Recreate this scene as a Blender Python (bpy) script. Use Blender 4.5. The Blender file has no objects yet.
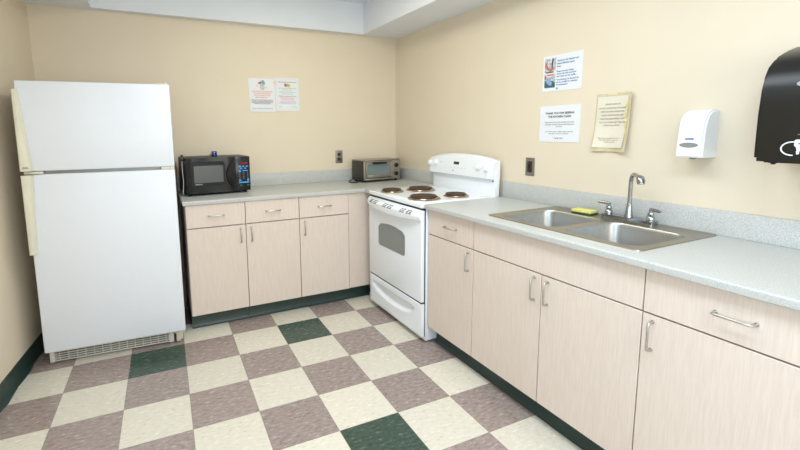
import bpy, bmesh, math, random
from mathutils import Vector, Matrix
random.seed(7)
scene = bpy.context.scene
COL = scene.collection

# ------------------------------------------------------------------ camera
cam_d = bpy.data.cameras.new('camera'); cam = bpy.data.objects.new('camera', cam_d); COL.objects.link(cam)
ya, pi_, ro = .4552, -.1332, -.0102
F = Vector((math.sin(ya)*math.cos(pi_), math.cos(ya)*math.cos(pi_), math.sin(pi_)))
R0 = Vector((math.cos(ya), -math.sin(ya), 0)); U0 = R0.cross(F)
R = R0*math.cos(ro) + U0*math.sin(ro); U = -R0*math.sin(ro) + U0*math.cos(ro)
M4 = Matrix((R, U, -F)).transposed().to_4x4(); M4.translation = Vector((-.1008, -2.9418, 1.3631))
cam.matrix_world = M4
cam_d.sensor_fit = 'HORIZONTAL'; cam_d.sensor_width = 36.0
cam_d.lens = 435.4252/800*36.0
cam_d.shift_x = (400-367.0438)/800; cam_d.shift_y = -(225-189.8494)/800
cam_d.clip_start = .02
scene.camera = cam

# ------------------------------------------------------------------ world, light, exposure
w = bpy.data.worlds.new('world'); scene.world = w; w.use_nodes = True
w.node_tree.nodes['Background'].inputs[0].default_value = (.95, .97, 1, 1)
w.node_tree.nodes['Background'].inputs[1].default_value = .1
def area(name, loc, rot, sx, sy, power, col):
    l = bpy.data.lights.new(name, 'AREA'); l.shape = 'RECTANGLE'; l.size = sx; l.size_y = sy; l.energy = power; l.color = col
    o = bpy.data.objects.new(name, l); COL.objects.link(o); o.location = loc; o.rotation_euler = rot
    return o
LIGHTS = [(.9, -.5), (.6, -1.6), (.6, -3.0)]
for (lx, ly), pw, cl in zip(LIGHTS, (8.6, 22, 31), ((.96, .90, .58), (.77, .88, 1), (.65, .82, 1))):
    area('added_panel_light', (lx, ly, 2.455), (0, 0, 0), .52, 1.1, pw, cl)  # added lamp just under each added ceiling panel
# added fill from behind the camera, set at the two added windows
area('added_fill_light', (.75, -4.33, 1.45), (math.radians(-90), 0, math.pi), 1.7, 1.15, 38, (.94, .94, .88))
area('added_fill_light', (-1.13, -3.4, 1.45), (0, math.radians(-90), 0), 1.1, 1.2, 46, (.54, .77, 1))
scene.view_settings.view_transform = 'Standard'; scene.view_settings.look = 'None'
scene.view_settings.gamma = 1; scene.view_settings.use_curve_mapping = False
scene.view_settings.exposure = -.40

# ------------------------------------------------------------------ materials
def lin(c):
    c = c/255
    return c/12.92 if c <= .04045 else ((c+.055)/1.055)**2.4
def rgb(r, g, b): return (lin(r), lin(g), lin(b), 1)
MATS = {}
def mat(name, col, rough=.5, metal=0., noise=0., nscale=30., stretch=(1, 1, 1), bump=0., bscale=200., spec=.5, coat=0., trans=0., emit=None, estr=0., col2=None, alpha=1.):
    m = bpy.data.materials.new(name); m.use_nodes = True; nt = m.node_tree; N = nt.nodes; L = nt.links
    p = N['Principled BSDF']
    p.inputs['Base Color'].default_value = col; p.inputs['Roughness'].default_value = rough
    p.inputs['Metallic'].default_value = metal; p.inputs['Specular IOR Level'].default_value = spec
    p.inputs['Coat Weight'].default_value = coat; p.inputs['Transmission Weight'].default_value = trans
    p.inputs['Alpha'].default_value = alpha
    if emit: p.inputs['Emission Color'].default_value = emit; p.inputs['Emission Strength'].default_value = estr
    tc = N.new('ShaderNodeTexCoord')
    if noise or col2:
        mp = N.new('ShaderNodeMapping'); mp.inputs['Scale'].default_value = stretch; L.new(tc.outputs['Object'], mp.inputs['Vector'])
        n = N.new('ShaderNodeTexNoise'); n.inputs['Scale'].default_value = nscale; n.inputs['Detail'].default_value = 4
        L.new(mp.outputs[0], n.inputs['Vector'])
        r = N.new('ShaderNodeValToRGB'); r.color_ramp.elements[0].position = .35; r.color_ramp.elements[1].position = .65
        c2 = col2 if col2 else tuple([min(1, c*(1+noise)) for c in col[:3]]+[1])
        c1 = col if col2 else tuple([c*(1-noise) for c in col[:3]]+[1])
        r.color_ramp.elements[0].color = c1; r.color_ramp.elements[1].color = c2
        L.new(n.outputs['Fac'], r.inputs['Fac']); L.new(r.outputs['Color'], p.inputs['Base Color'])
    if bump:
        n2 = N.new('ShaderNodeTexNoise'); n2.inputs['Scale'].default_value = bscale; L.new(tc.outputs['Object'], n2.inputs['Vector'])
        b = N.new('ShaderNodeBump'); b.inputs['Strength'].default_value = bump; b.inputs['Distance'].default_value = .002
        L.new(n2.outputs['Fac'], b.inputs['Height']); L.new(b.outputs[0], p.inputs['Normal'])
    MATS[name] = m
    return m
wall_m = mat('cream_paint', rgb(227, 213, 190), .55, noise=.012, nscale=3, bump=.25, bscale=260, spec=.3)
ceil_m = mat('ceiling_paint', rgb(230, 233, 238), .8, noise=.01, nscale=4, bump=.15, bscale=180, spec=.2)
base_m = mat('green_vinyl', rgb(34, 57, 52), .35, noise=.06, nscale=9)
lam_m = mat('wood_laminate', rgb(219, 202, 188), .42, nscale=26, stretch=(9, 9, .5), col2=rgb(226, 210, 197), spec=.4)
edge_m = mat('dark_edge', rgb(92, 74, 62), .6, noise=.05)
fr_m = mat('appliance_white', rgb(231, 234, 240), .3, bump=.1, bscale=420, noise=.004, spec=.45)
rg_m = mat('range_enamel', rgb(241, 244, 248), .16, noise=.004, spec=.5)
ivory_m = mat('yellowed_plastic', rgb(222, 217, 196), .45, noise=.03, nscale=12)
grille_m = mat('grille_plastic', rgb(228, 224, 214), .5, noise=.05, nscale=20)
dark_m = mat('dark_cavity', rgb(38, 38, 38), .7, noise=.05)
gasket_m = mat('grey_gasket', rgb(140, 142, 140), .4, metal=.4, noise=.05)
nickel_m = mat('brushed_nickel', rgb(196, 194, 190), .28, metal=1, noise=.04, nscale=60)
chrome_m = mat('chrome', rgb(166, 168, 171), .16, metal=1, noise=.02)
steel_m = mat('stainless_steel', rgb(182, 181, 178), .36, metal=1, noise=.05, nscale=40, stretch=(1, 8, 1))
rim_m = mat('sink_rim_steel', rgb(172, 164, 150), .34, metal=1, noise=.05, nscale=40, stretch=(1, 8, 1))
plate_m = mat('steel_plate', rgb(150, 146, 140), .4, metal=.85, noise=.04)
black_m = mat('black_plastic', rgb(14, 14, 16), .2, noise=.05, spec=.5)
bsat_m = mat('black_satin', rgb(15, 15, 18), .4, noise=.06, spec=.35)
smoke_m = mat('smoked_plastic', rgb(24, 23, 20), .3, noise=.05, spec=.4, nscale=4)
coil_m = mat('burner_coil_metal', rgb(76, 58, 48), .5, metal=.3, noise=.15, nscale=40)
pan_m = mat('drip_pan_chrome', rgb(178, 154, 124), .24, metal=1, noise=.1)
ovenglass_m = mat('oven_window_glass', rgb(128, 134, 132), .12, noise=.05, nscale=90, spec=.6)
mwglass_m = mat('microwave_window_mesh', rgb(88, 91, 92), .18, noise=.06, nscale=250, spec=.6)
tglass_m = mat('toaster_glass', rgb(146, 162, 162), .1, trans=.35, spec=.6)
toast_m = mat('toaster_steel', rgb(172, 166, 156), .3, metal=.9, noise=.05, nscale=30, stretch=(1, 1, 12))
tside_m = mat('toaster_side', rgb(70, 66, 60), .4, metal=.5, noise=.06)
paper_m = mat('white_paper', rgb(229, 230, 232), .7, noise=.006)
paper2_m = mat('aged_paper', rgb(226, 218, 198), .6, noise=.03, nscale=8)
sleeve_m = mat('yellowed_sleeve', rgb(204, 190, 152), .25, col2=rgb(216, 204, 172), nscale=14)
tape_m = mat('yellow_tape', rgb(222, 196, 120), .5, noise=.08)
ctape_m = mat('clear_tape', rgb(226, 208, 172), .3, noise=.04)
ink_m = mat('black_ink', rgb(52, 50, 52), .7, noise=.02)
inkg_m = mat('grey_ink', rgb(138, 138, 140), .7, noise=.02)
inkb_m = mat('blue_ink', rgb(62, 106, 168), .7, noise=.02)
inkr_m = mat('red_ink', rgb(230, 134, 122), .7, noise=.02)
inkgr_m = mat('green_ink', rgb(142, 186, 158), .7, noise=.02)
inkf_m = mat('faded_ink', rgb(168, 160, 138), .7, noise=.02)
inkt_m = mat('teal_print', rgb(56, 96, 104), .6, noise=.3, nscale=70)
inkk_m = mat('photo_print', rgb(150, 150, 156), .6, nscale=55, col2=rgb(226, 226, 228))
skin_m = mat('skin_print', rgb(190, 112, 86), .6, noise=.12, nscale=60)
red_m = mat('red_print', rgb(196, 70, 62), .6, noise=.05)
yel_m = mat('yellow_print', rgb(232, 196, 84), .6, noise=.05)
wht_m = mat('white_plastic', rgb(238, 239, 240), .3, noise=.004)
greywin_m = mat('grey_translucent', rgb(142, 140, 134), .2, noise=.05)
blue_m = mat('blue_badge', rgb(44, 100, 176), .4, noise=.02)
whmark_m = mat('white_mark', rgb(226, 230, 232), .5, noise=.01)
bbtn_m = mat('blue_button', rgb(60, 150, 214), .4, emit=rgb(50, 150, 220), estr=.25, noise=.02)
rled_m = mat('red_display', rgb(120, 20, 36), .3, emit=rgb(210, 30, 60), estr=.6, noise=.02)
bled_m = mat('blue_led', rgb(60, 110, 240), .3, emit=rgb(60, 110, 255), estr=2.5, noise=.02)
gled_m = mat('green_display', rgb(26, 44, 26), .2, noise=.05)
spongy_m = mat('yellow_sponge', rgb(226, 216, 128), .9, noise=.08, nscale=160, bump=.8, bscale=500)
scrub_m = mat('green_scrub', rgb(44, 84, 52), .95, noise=.2, nscale=300, bump=.8, bscale=700)
cord_m = mat('black_cord', rgb(24, 24, 25), .4, noise=.05)
diff_m = mat('light_diffuser', rgb(245, 245, 245), .5, emit=(1, .985, .965, 1), estr=2.5, noise=.002)
glass_m = mat('window_glass', rgb(235, 242, 245), .02, trans=1)

def counter_mat(name, c1, c2, c3):
    m = mat(name, c1, .32, spec=.45); nt = m.node_tree; N = nt.nodes; L = nt.links; p = N['Principled BSDF']
    tc = N.new('ShaderNodeTexCoord')
    n = N.new('ShaderNodeTexNoise'); n.inputs['Scale'].default_value = 260; n.inputs['Detail'].default_value = 2; L.new(tc.outputs['Object'], n.inputs['Vector'])
    r = N.new('ShaderNodeValToRGB'); e = r.color_ramp.elements
    e[0].position = .36; e[0].color = c3; e[1].position = .62; e[1].color = c2
    x = e.new(.48); x.color = c1
    L.new(n.outputs['Fac'], r.inputs['Fac']); L.new(r.outputs['Color'], p.inputs['Base Color'])
    return m
ctr_m = counter_mat('speckled_laminate', rgb(190, 190, 185), rgb(199, 199, 195), rgb(175, 175, 170))
bsp_m = counter_mat('speckled_splash', rgb(194, 194, 190), rgb(206, 206, 203), rgb(176, 176, 172))

def floor_mat():
    T = .3048
    m = bpy.data.materials.new('vinyl_tile_checker'); m.use_nodes = True; nt = m.node_tree; N = nt.nodes; L = nt.links; p = N['Principled BSDF']
    tc = N.new('ShaderNodeTexCoord')
    vr = N.new('ShaderNodeVectorRotate'); vr.rotation_type = 'Z_AXIS'; vr.inputs['Angle'].default_value = .0206; L.new(tc.outputs['Object'], vr.inputs['Vector'])
    sc = N.new('ShaderNodeVectorMath'); sc.operation = 'SCALE'; sc.inputs['Scale'].default_value = 1/T; L.new(vr.outputs[0], sc.inputs[0])
    fl = N.new('ShaderNodeVectorMath'); fl.operation = 'FLOOR'; L.new(sc.outputs[0], fl.inputs[0])
    fr = N.new('ShaderNodeVectorMath'); fr.operation = 'FRACTION'; L.new(sc.outputs[0], fr.inputs[0])
    s = N.new('ShaderNodeSeparateXYZ'); L.new(fl.outputs[0], s.inputs[0])
    def M(op, a, b=None, c=None):
        n = N.new('ShaderNodeMath'); n.operation = op
        for i, v in enumerate((a, b, c)):
            if v is None: continue
            if isinstance(v, (int, float)): n.inputs[i].default_value = v
            else: L.new(v, n.inputs[i])
        return n.outputs[0]
    par = M('FLOORED_MODULO', M('ADD', s.outputs[0], s.outputs[1]), 2.0)
    par = M('GREATER_THAN', par, .5)                      # 1 = mauve tile
    g = None
    for cx, cy in ((2, -1), (2, -5), (-1, -1), (-4, -9), (1, -11)):
        k = M('MULTIPLY', M('COMPARE', s.outputs[0], float(cx), .2), M('COMPARE', s.outputs[1], float(cy), .2))
        g = k if g is None else M('MAXIMUM', g, k)
    wn = N.new('ShaderNodeTexWhiteNoise'); wn.noise_dimensions = '2D'; L.new(fl.outputs[0], wn.inputs['Vector'])
    # marbling: streaks along the run direction of each tile, offset tile by tile
    off = N.new('ShaderNodeVectorMath'); off.operation = 'MULTIPLY_ADD'; off.inputs[1].default_value = (3.7, 5.3, 0); L.new(fl.outputs[0], off.inputs[0]); L.new(sc.outputs[0], off.inputs[2])
    mp = N.new('ShaderNodeMapping'); mp.inputs['Scale'].default_value = (9, 20, 1); mp.inputs['Rotation'].default_value = (0, 0, .5); L.new(off.outputs[0], mp.inputs['Vector'])
    n1 = N.new('ShaderNodeTexNoise'); n1.inputs['Scale'].default_value = 1.0; n1.inputs['Detail'].default_value = 5; n1.inputs['Roughness'].default_value = .65; L.new(mp.outputs[0], n1.inputs['Vector'])
    def ramp(pts):
        r = N.new('ShaderNodeValToRGB'); e = r.color_ramp.elements
        while len(e) < len(pts): e.new(.5)
        for i, (q, c) in enumerate(pts): e[i].position = q; e[i].color = c
        L.new(n1.outputs['Fac'], r.inputs['Fac']); return r.outputs['Color']
    cream = ramp([(.27, rgb(184, 170, 146)), (.40, rgb(216, 208, 191)), (.6, rgb(222, 215, 200)), (.75, rgb(228, 222, 208))])
    mauve = ramp([(.27, rgb(122, 105, 100)), (.45, rgb(153, 137, 131)), (.58, rgb(164, 149, 142)), (.76, rgb(192, 180, 172))])
    green = ramp([(.28, rgb(36, 52, 48)), (.45, rgb(60, 78, 68)), (.62, rgb(74, 92, 80)), (.76, rgb(140, 144, 122))])
    def mix(f, a, b):
        n = N.new('ShaderNodeMix'); n.data_type = 'RGBA'; L.new(f, n.inputs[0]); L.new(a, n.inputs[6]); L.new(b, n.inputs[7]); return n.outputs[2]
    c = mix(g, mix(par, cream, mauve), green)
    # small tone difference tile to tile
    hv = N.new('ShaderNodeHueSaturation'); L.new(M('MULTIPLY_ADD', wn.outputs[0], .1, .95), hv.inputs['Value']); L.new(c, hv.inputs['Color'])
    # seams
    sf = N.new('ShaderNodeSeparateXYZ'); L.new(fr.outputs[0], sf.inputs[0])
    e1 = M('MINIMUM', M('MINIMUM', sf.outputs[0], M('SUBTRACT', 1.0, sf.outputs[0])), M('MINIMUM', sf.outputs[1], M('SUBTRACT', 1.0, sf.outputs[1])))
    seam = M('LESS_THAN', e1, .0045)
    dk = N.new('ShaderNodeMix'); dk.data_type = 'RGBA'; dk.inputs[7].default_value = rgb(120, 108, 94); L.new(M('MULTIPLY', seam, .6), dk.inputs[0]); L.new(hv.outputs[0], dk.inputs[6])
    L.new(dk.outputs[2], p.inputs['Base Color'])
    rr = M('MULTIPLY_ADD', n1.outputs['Fac'], .12, .2); L.new(rr, p.inputs['Roughness'])
    p.inputs['Specular IOR Level'].default_value = .4
    nb = N.new('ShaderNodeTexNoise'); nb.inputs['Scale'].default_value = 9; L.new(tc.outputs['Object'], nb.inputs['Vector'])
    b = N.new('ShaderNodeBump'); b.inputs['Strength'].default_value = .12; b.inputs['Distance'].default_value = .004; L.new(nb.outputs['Fac'], b.inputs['Height']); L.new(b.outputs[0], p.inputs['Normal'])
    return m
floor_m = floor_mat()

# ------------------------------------------------------------------ helpers
def box(bm, x0, x1, y0, y1, z0, z1, bev=0., seg=2):
    r = bmesh.ops.create_cube(bm, size=1.0); vs = r['verts']
    for v in vs: v.co = Vector(((x0+x1)/2+v.co.x*(x1-x0), (y0+y1)/2+v.co.y*(y1-y0), (z0+z1)/2+v.co.z*(z1-z0)))
    if bev > 0:
        es = {e for v in vs for e in v.link_edges}
        bmesh.ops.bevel(bm, geom=list(es), offset=min(bev, .49*min(x1-x0, y1-y0, z1-z0)), segments=seg, profile=.5, affect='EDGES')
def prism(bm, pts, a0, a1, axis='x'):
    """closed outline pts (u,v) swept from a0 to a1; axis x: (a,u,v), y: (u,a,v), z: (u,v,a)"""
    def P(a, u, v): return {'x': (a, u, v), 'y': (u, a, v), 'z': (u, v, a)}[axis]
    A = [bm.verts.new(P(a0, *p)) for p in pts]; B = [bm.verts.new(P(a1, *p)) for p in pts]
    n = len(pts); fs = []
    for i in range(n): fs.append(bm.faces.new((A[i], A[(i+1) % n], B[(i+1) % n], B[i])))
    fs.append(bm.faces.new(A[::-1])); fs.append(bm.faces.new(B))
    bmesh.ops.recalc_face_normals(bm, faces=fs)
def tube(bm, path, r, n=10, closed=False, cap=True):
    path = [Vector(p) for p in path]; rs = r if isinstance(r, (list, tuple)) else [r]*len(path)
    rings = []; up = None; m = len(path)
    for i, p in enumerate(path):
        if closed: t = (path[(i+1) % m]-path[i-1]).normalized()
        else: t = (path[min(i+1, m-1)]-path[max(i-1, 0)]).normalized()
        if up is None:
            up = t.orthogonal().normalized()
        up = (up-t*up.dot(t)).normalized(); s = t.cross(up)
        rings.append([bm.verts.new(p+(up*math.cos(2*math.pi*k/n)+s*math.sin(2*math.pi*k/n))*rs[i]) for k in range(n)])
    fs = []
    for i in range(m if closed else m-1):
        a, b = rings[i], rings[(i+1) % m]
        for k in range(n): fs.append(bm.faces.new((a[k], a[(k+1) % n], b[(k+1) % n], b[k])))
    if cap and not closed: fs.append(bm.faces.new(rings[0][::-1])); fs.append(bm.faces.new(rings[-1]))
    bmesh.ops.recalc_face_normals(bm, faces=fs)
def lathe(bm, prof, c=(0, 0, 0), axis='z', n=32, closed=False):
    """prof: (radius, height) pairs"""
    rings = []
    def P(r, h, a):
        x, y = r*math.cos(a), r*math.sin(a)
        q = {'z': (x, y, h), 'y': (x, h, y), 'x': (h, x, y)}[axis]
        return Vector(q)+Vector(c)
    for r, h in prof:
        if r < 1e-6: rings.append([bm.verts.new(P(0, h, 0))])
        else: rings.append([bm.verts.new(P(r, h, 2*math.pi*k/n)) for k in range(n)])
    fs = []
    prs = list(zip(rings, rings[1:])) + ([(rings[-1], rings[0])] if closed else [])
    for a, b in prs:
        for k in range(n):
            k2 = (k+1) % n
            if len(a) == 1 and len(b) == 1: continue
            if len(a) == 1: fs.append(bm.faces.new((a[0], b[k], b[k2])))
            elif len(b) == 1: fs.append(bm.faces.new((a[k], b[0], a[k2])))
            else: fs.append(bm.faces.new((a[k], b[k], b[k2], a[k2])))
    bmesh.ops.recalc_face_normals(bm, faces=fs)
def rrect(x0, x1, y0, y1, r, seg=5):
    pts = []
    for cx, cy, a in ((x1-r, y1-r, 0), (x0+r, y1-r, 90), (x0+r, y0+r, 180), (x1-r, y0+r, 270)):
        for k in range(seg+1):
            t = math.radians(a+90*k/seg); pts.append((cx+r*math.cos(t), cy+r*math.sin(t)))
    return pts
def NB(): return bmesh.new()
def obj(name, bm, m, parent=None, loc=None, rot=None, label=None, smooth=True):
    me = bpy.data.meshes.new(name); bm.to_mesh(me); bm.free()
    if smooth:
        me.polygons.foreach_set('use_smooth', [True]*len(me.polygons)); me.set_sharp_from_angle(angle=math.radians(38))
    me.materials.append(m)
    o = bpy.data.objects.new(name, me); COL.objects.link(o)
    if parent: o.parent = parent
    if loc: o.location = loc
    if rot: o.rotation_euler = rot
    if label: o['label'] = label
    return o
def bxo(name, dims, m, parent=None, bev=0., seg=2, label=None):
    bm = NB(); box(bm, *dims, bev=bev, seg=seg); return obj(name, bm, m, parent, label=label)
def thing(name, label, cat, loc=(0, 0, 0), rotz=0., group=None):
    o = bpy.data.objects.new(name, None); COL.objects.link(o); o.empty_display_size = .1
    o.location = loc; o.rotation_euler = (0, 0, rotz); o['label'] = label; o['category'] = cat
    if group: o['group'] = group
    return o
def tag(o, label, cat, group=None):
    o['label'] = label; o['category'] = cat
    if group: o['group'] = group
    return o
def struct(name, bm, m, smooth=False):
    o = obj(name, bm, m, smooth=smooth); o['kind'] = 'structure'; return o
def text_into(bm, s, x, z, size, width=None, align='CENTER', y=0., bold=0.):
    """flat letters standing in the local x-z plane facing -y; x,z = anchor (baseline)"""
    cu = bpy.data.curves.new('t', 'FONT'); cu.body = s; cu.size = size; cu.align_x = align; cu.resolution_u = 2; cu.offset = bold; cu.extrude = .00008
    o = bpy.data.objects.new('t', cu); COL.objects.link(o); bpy.context.view_layer.update()
    me = bpy.data.meshes.new_from_object(o.evaluated_get(bpy.context.evaluated_depsgraph_get()))
    xs = [v.co.x for v in me.vertices]
    k = 1.
    if width and xs and max(xs) > min(xs): k = width/(max(xs)-min(xs))
    for v in me.vertices: v.co = Vector((x+v.co.x*k, y-v.co.z, z+v.co.y))
    bm.from_mesh(me); bpy.data.meshes.remove(me); bpy.data.objects.remove(o); bpy.data.curves.remove(cu)
PI = math.pi

# ------------------------------------------------------------------ room shell
YB, XR, ZC, ZT = .7672, 2.033, 2.2255, 2.4841
def xl(y): return -.787-.0958*(YB-y)          # left wall, a few degrees out of square
YN = -4.4
def poly(bm, pts, z0, z1): prism(bm, pts, z0, z1, 'z')
bm = NB(); poly(bm, [(xl(YB)-.02, YB+.02), (xl(YN)-.02, YN-.02), (XR+.02, YN-.02), (XR+.02, YB+.02)], -.06, 0.); struct('floor', bm, floor_m)
bm = NB(); box(bm, xl(YB)-.15, XR+.12, YB, YB+.12, 0, 2.6); struct('wall_back', bm, wall_m)
bm = NB(); box(bm, XR, XR+.12, YN-.12, YB, 0, 2.6); struct('wall_right', bm, wall_m)
LY0, LY1, LZ0, LZ1 = -4.0, -2.85, .85, 2.05  # opening for an unseen left window, added to carry the side fill
bm = NB()
for ya_, yb_, za_, zb_ in ((YB, LY1, 0, 2.6), (LY0, YN, 0, 2.6), (LY1, LY0, 0, LZ0), (LY1, LY0, LZ1, 2.6)):
    poly(bm, [(xl(ya_), ya_), (xl(yb_), yb_), (xl(yb_)-.12, yb_), (xl(ya_)-.12, ya_)], za_, zb_)
struct('wall_left', bm, wall_m)
bm = NB()
for ya_, yb_, za_, zb_ in ((LY1, LY1-.05, LZ0, LZ1), (LY0+.05, LY0, LZ0, LZ1), (LY1-.05, LY0+.05, LZ0, LZ0+.05), (LY1-.05, LY0+.05, LZ1-.05, LZ1)):
    poly(bm, [(xl(ya_)-.03, ya_), (xl(yb_)-.03, yb_), (xl(yb_)-.1, yb_), (xl(ya_)-.1, ya_)], za_, zb_)
wf = struct('added_window_2', bm, wht_m)
bm = NB(); poly(bm, [(xl(LY1)-.06, LY1-.05), (xl(LY0)-.06, LY0+.05), (xl(LY0)-.066, LY0+.05), (xl(LY1)-.066, LY1-.05)], LZ0+.05, LZ1-.05); obj('added_window_pane', bm, glass_m, wf)
# rear wall behind the camera, with an unseen window added for the light
WX0, WX1, WZ0, WZ1 = -.15, 1.65, .85, 2.05
bm = NB()
for d in ((xl(YN)-.1, WX0, 0, 2.6), (WX1, XR, 0, 2.6), (WX0, WX1, 0, WZ0), (WX0, WX1, WZ1, 2.6)):
    box(bm, d[0], d[1], YN-.12, YN, d[2], d[3])
struct('wall_front', bm, wall_m)
bm = NB()
for d in ((WX0, WX0+.05, WZ0, WZ1), (WX1-.05, WX1, WZ0, WZ1), (WX0+.05, WX1-.05, WZ0, WZ0+.05), (WX0+.05, WX1-.05, WZ1-.05, WZ1), (.73, .77, WZ0+.05, WZ1-.05)):
    box(bm, d[0], d[1], YN-.1, YN-.03, d[2], d[3])
wf = struct('added_window_1', bm, wht_m)
bm = NB(); box(bm, WX0+.05, WX1-.05, YN-.07, YN-.064, WZ0+.05, WZ1-.05); obj('added_window_pane', bm, glass_m, wf)
# soffit ring with a raised tray
TX0, TX1, TY, TYN = -.416, 1.66, .695, -4.0
bm = NB()
poly(bm, [(TX1, YN), (XR, YN), (XR, YB), (TX1, YB)], ZC, ZT+.1)
poly(bm, [(TX0, TY), (TX1, TY), (TX1, YB), (TX0, YB)], ZC, ZT+.1)
poly(bm, [(TX0, YN), (TX1, YN), (TX1, TYN), (TX0, TYN)], ZC, ZT+.1)
poly(bm, [(xl(YB), YB), (xl(YN), YN), (TX0, YN), (TX0, YB)], ZC, ZT+.1)
poly(bm, [(TX0, TYN), (TX1, TYN), (TX1, TY), (TX0, TY)], ZT, ZT+.1)
struct('ceiling', bm, ceil_m)
# green vinyl cove base on the left wall, slightly wavy where it meets the floor
bm = NB(); n = 60; rings = []
for i in range(n+1):
    y = YB-.01+(YN+.02-YB)*i/n; x = xl(y)
    wv = .006*math.sin(i*1.7)+.005*math.sin(i*.63+1)
    prof = [(x, .1), (x+.004, .1), (x+.006, .03), (x+.016+wv, .006), (x+.026+wv, .0), (x, .0)]
    rings.append([bm.verts.new((px, y, pz)) for px, pz in prof])
for a, b in zip(rings, rings[1:]):
    for k in range(6): bm.faces.new((a[k], a[(k+1) % 6], b[(k+1) % 6], b[k]))
bm.faces.new(rings[0]); bm.faces.new(rings[-1][::-1]); bmesh.ops.recalc_face_normals(bm, faces=bm.faces[:])
struct('baseboard_left', bm, base_m, smooth=True)
bm = NB(); box(bm, xl(YB)+.03, .0, YB-.006, YB, 0, .1, .002); struct('baseboard_back', bm, base_m)
# added ceiling panels in the tray, out of view, put in for the light
for i, (lx, ly) in enumerate(LIGHTS):
    t = thing('added_ceiling_light', ['added white ceiling panel, out of view, nearest the back wall', 'added white ceiling panel, out of view, in the middle of the raised ceiling', 'added white ceiling panel, out of view, farthest from the stove'][i], 'ceiling light', (lx, ly, ZT))
    bm = NB()
    for d in ((-.31, -.28, -.62, .62), (.28, .31, -.62, .62), (-.28, .28, -.62, -.59), (-.28, .28, .59, .62)): box(bm, d[0], d[1], d[2], d[3], -.018, 0, .003)
    obj('frame', bm, wht_m, t)
    bxo('diffuser', (-.28, .28, -.59, .59, -.01, -.004), diff_m, t)

# ------------------------------------------------------------------ cabinets
Z0, ZD, ZM, ZTOP = .1152, .7222, .7282, .8842
def pull(parent, cx, cz, vertical, y=-.019):
    """wire pull: 100 mm bar standing 26 mm off the front on two feet"""
    L = .051; d = .027
    pts = [(-L, 0), (-L, -d*.55), (-L*.97, -d*.85), (-L*.86, -d), (L*.86, -d), (L*.97, -d*.85), (L, -d*.55), (L, 0)]
    bm = NB()
    P = [((0, b, a) if vertical else (a, b, 0)) for a, b in pts]
    tube(bm, P, .0043, 10)
    for s in (-1, 1): lathe(bm, [(0, .0), (.0065, .0), (.0065, -.003), (0, -.003)], ((0, 0, s*L) if vertical else (s*L, 0, 0)), 'y', 14)
    return obj('handle', bm, nickel_m, parent, loc=(cx, y, cz))
def base_cabinet(label, loc, rotz, wd, depth=.58, doors=((0, 1, 'R'),), drawer='drawer', group=None, hoff=0., toe=.036, filler=None, end_panel=False):
    t = thing('base_cabinet', label, 'cabinet', loc, rotz, group)
    g = .0022
    full = wd+(filler or 0)
    # open-topped carcass
    bm = NB()
    box(bm, .001, .019, .0, depth, Z0-.005, .885)
    box(bm, full-.019, full-.001, .0, depth, Z0-.005, .885)
    box(bm, .019, full-.019, 0, depth, Z0-.005, Z0+.013)
    box(bm, .019, full-.019, depth-.012, depth, Z0+.013, .885)
    obj('carcass', bm, lam_m, t)
    bm = NB()      # front frame seen as the dark line between the fronts
    box(bm, .02, full-.02, .001, .019, ZD-.012, ZM+.012); box(bm, .02, full-.02, .001, .019, .872, .8855)
    for a, b, s in doors[1:]: box(bm, a*wd-.012, a*wd+.012, .001, .019, Z0+.014, ZD-.012)
    if filler: box(bm, wd-.012, wd+.012, .001, .019, Z0+.014, .872)
    obj('front_frame', bm, edge_m, t)
    for a, b, s in doors:
        x0, x1 = a*wd+g, b*wd-g
        d = obj('door', panel(x0, x1, Z0, ZD), lam_m, t)
        pull(d, (x1-.035) if s == 'R' else (x0+.035), .6495, True)
    if drawer:
        d = obj('drawer' if drawer == 'drawer' else 'false_front', panel(g, wd-g, ZM, ZTOP), lam_m, t)
        if drawer == 'drawer': pull(d, wd/2+hoff, .8055, False)
    if filler:
        obj('filler_panel', panel(wd+g, wd+filler, Z0+.004, ZTOP, .012), lam_m, t)
    # toe kick with cove lip, in green vinyl
    bm = NB(); pr = [(toe+.022, Z0-.006), (toe+.018, Z0-.006), (toe+.0165, .02), (toe+.008, .006), (toe, .0), (toe+.022, .0)]
    prism(bm, pr, 0.001, full-.001, 'x')
    if end_panel:
        box(bm, .001, .004, toe+.022, depth, 0., Z0-.006)
    obj('toe_kick', bm, base_m, t)
    return t
def panel(x0, x1, z0, z1, th=.0185):
    bm = NB(); box(bm, x0, x1, -th-.0005, -.0005, z0, z1, .0012, 1); return bm
YF = .1447+.019       # carcass face of the back run
GB = 'laminate base cabinets'
base_cabinet('pale wood base cabinet next to the refrigerator, one drawer over one door', (.0658, YF, 0), 0, .4542-.0658, .58, ((0, 1, 'R'),), toe=.047, end_panel=True)
base_cabinet('pale wood base cabinet in the middle of the back wall run, below the bare worktop', (.4542, YF, 0), 0, .8465-.4542, .58, ((0, 1, 'L'),), toe=.047)
base_cabinet('pale wood base cabinet at the corner left of the stove, with plain filler panel', (.8465, YF, 0), 0, .3995, .58, ((0, 1, 'L'),), filler=.21, toe=.047)
XF = 1.413+.019
base_cabinet('narrow pale wood base cabinet immediately right of the stove, drawer over door', (XF, -.7135, 0), -PI/2, .430, .57, ((0, 1, 'R'),), hoff=.018)
base_cabinet('wide pale wood sink base cabinet with a plain false front over two doors', (XF, -1.1436, 0), -PI/2, .908, .57, ((0, .508, 'R'), (.508, 1, 'L')), drawer='false')
base_cabinet('pale wood base cabinet right of the sink cabinet, long drawer above a door', (XF, -2.0516, 0), -PI/2, .535, .57, ((0, 1, 'L'),))
base_cabinet('pale wood base cabinet at the near end of the sink run', (XF, -2.5866, 0), -PI/2, .535, .57, ((0, 1, 'R'),))

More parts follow.
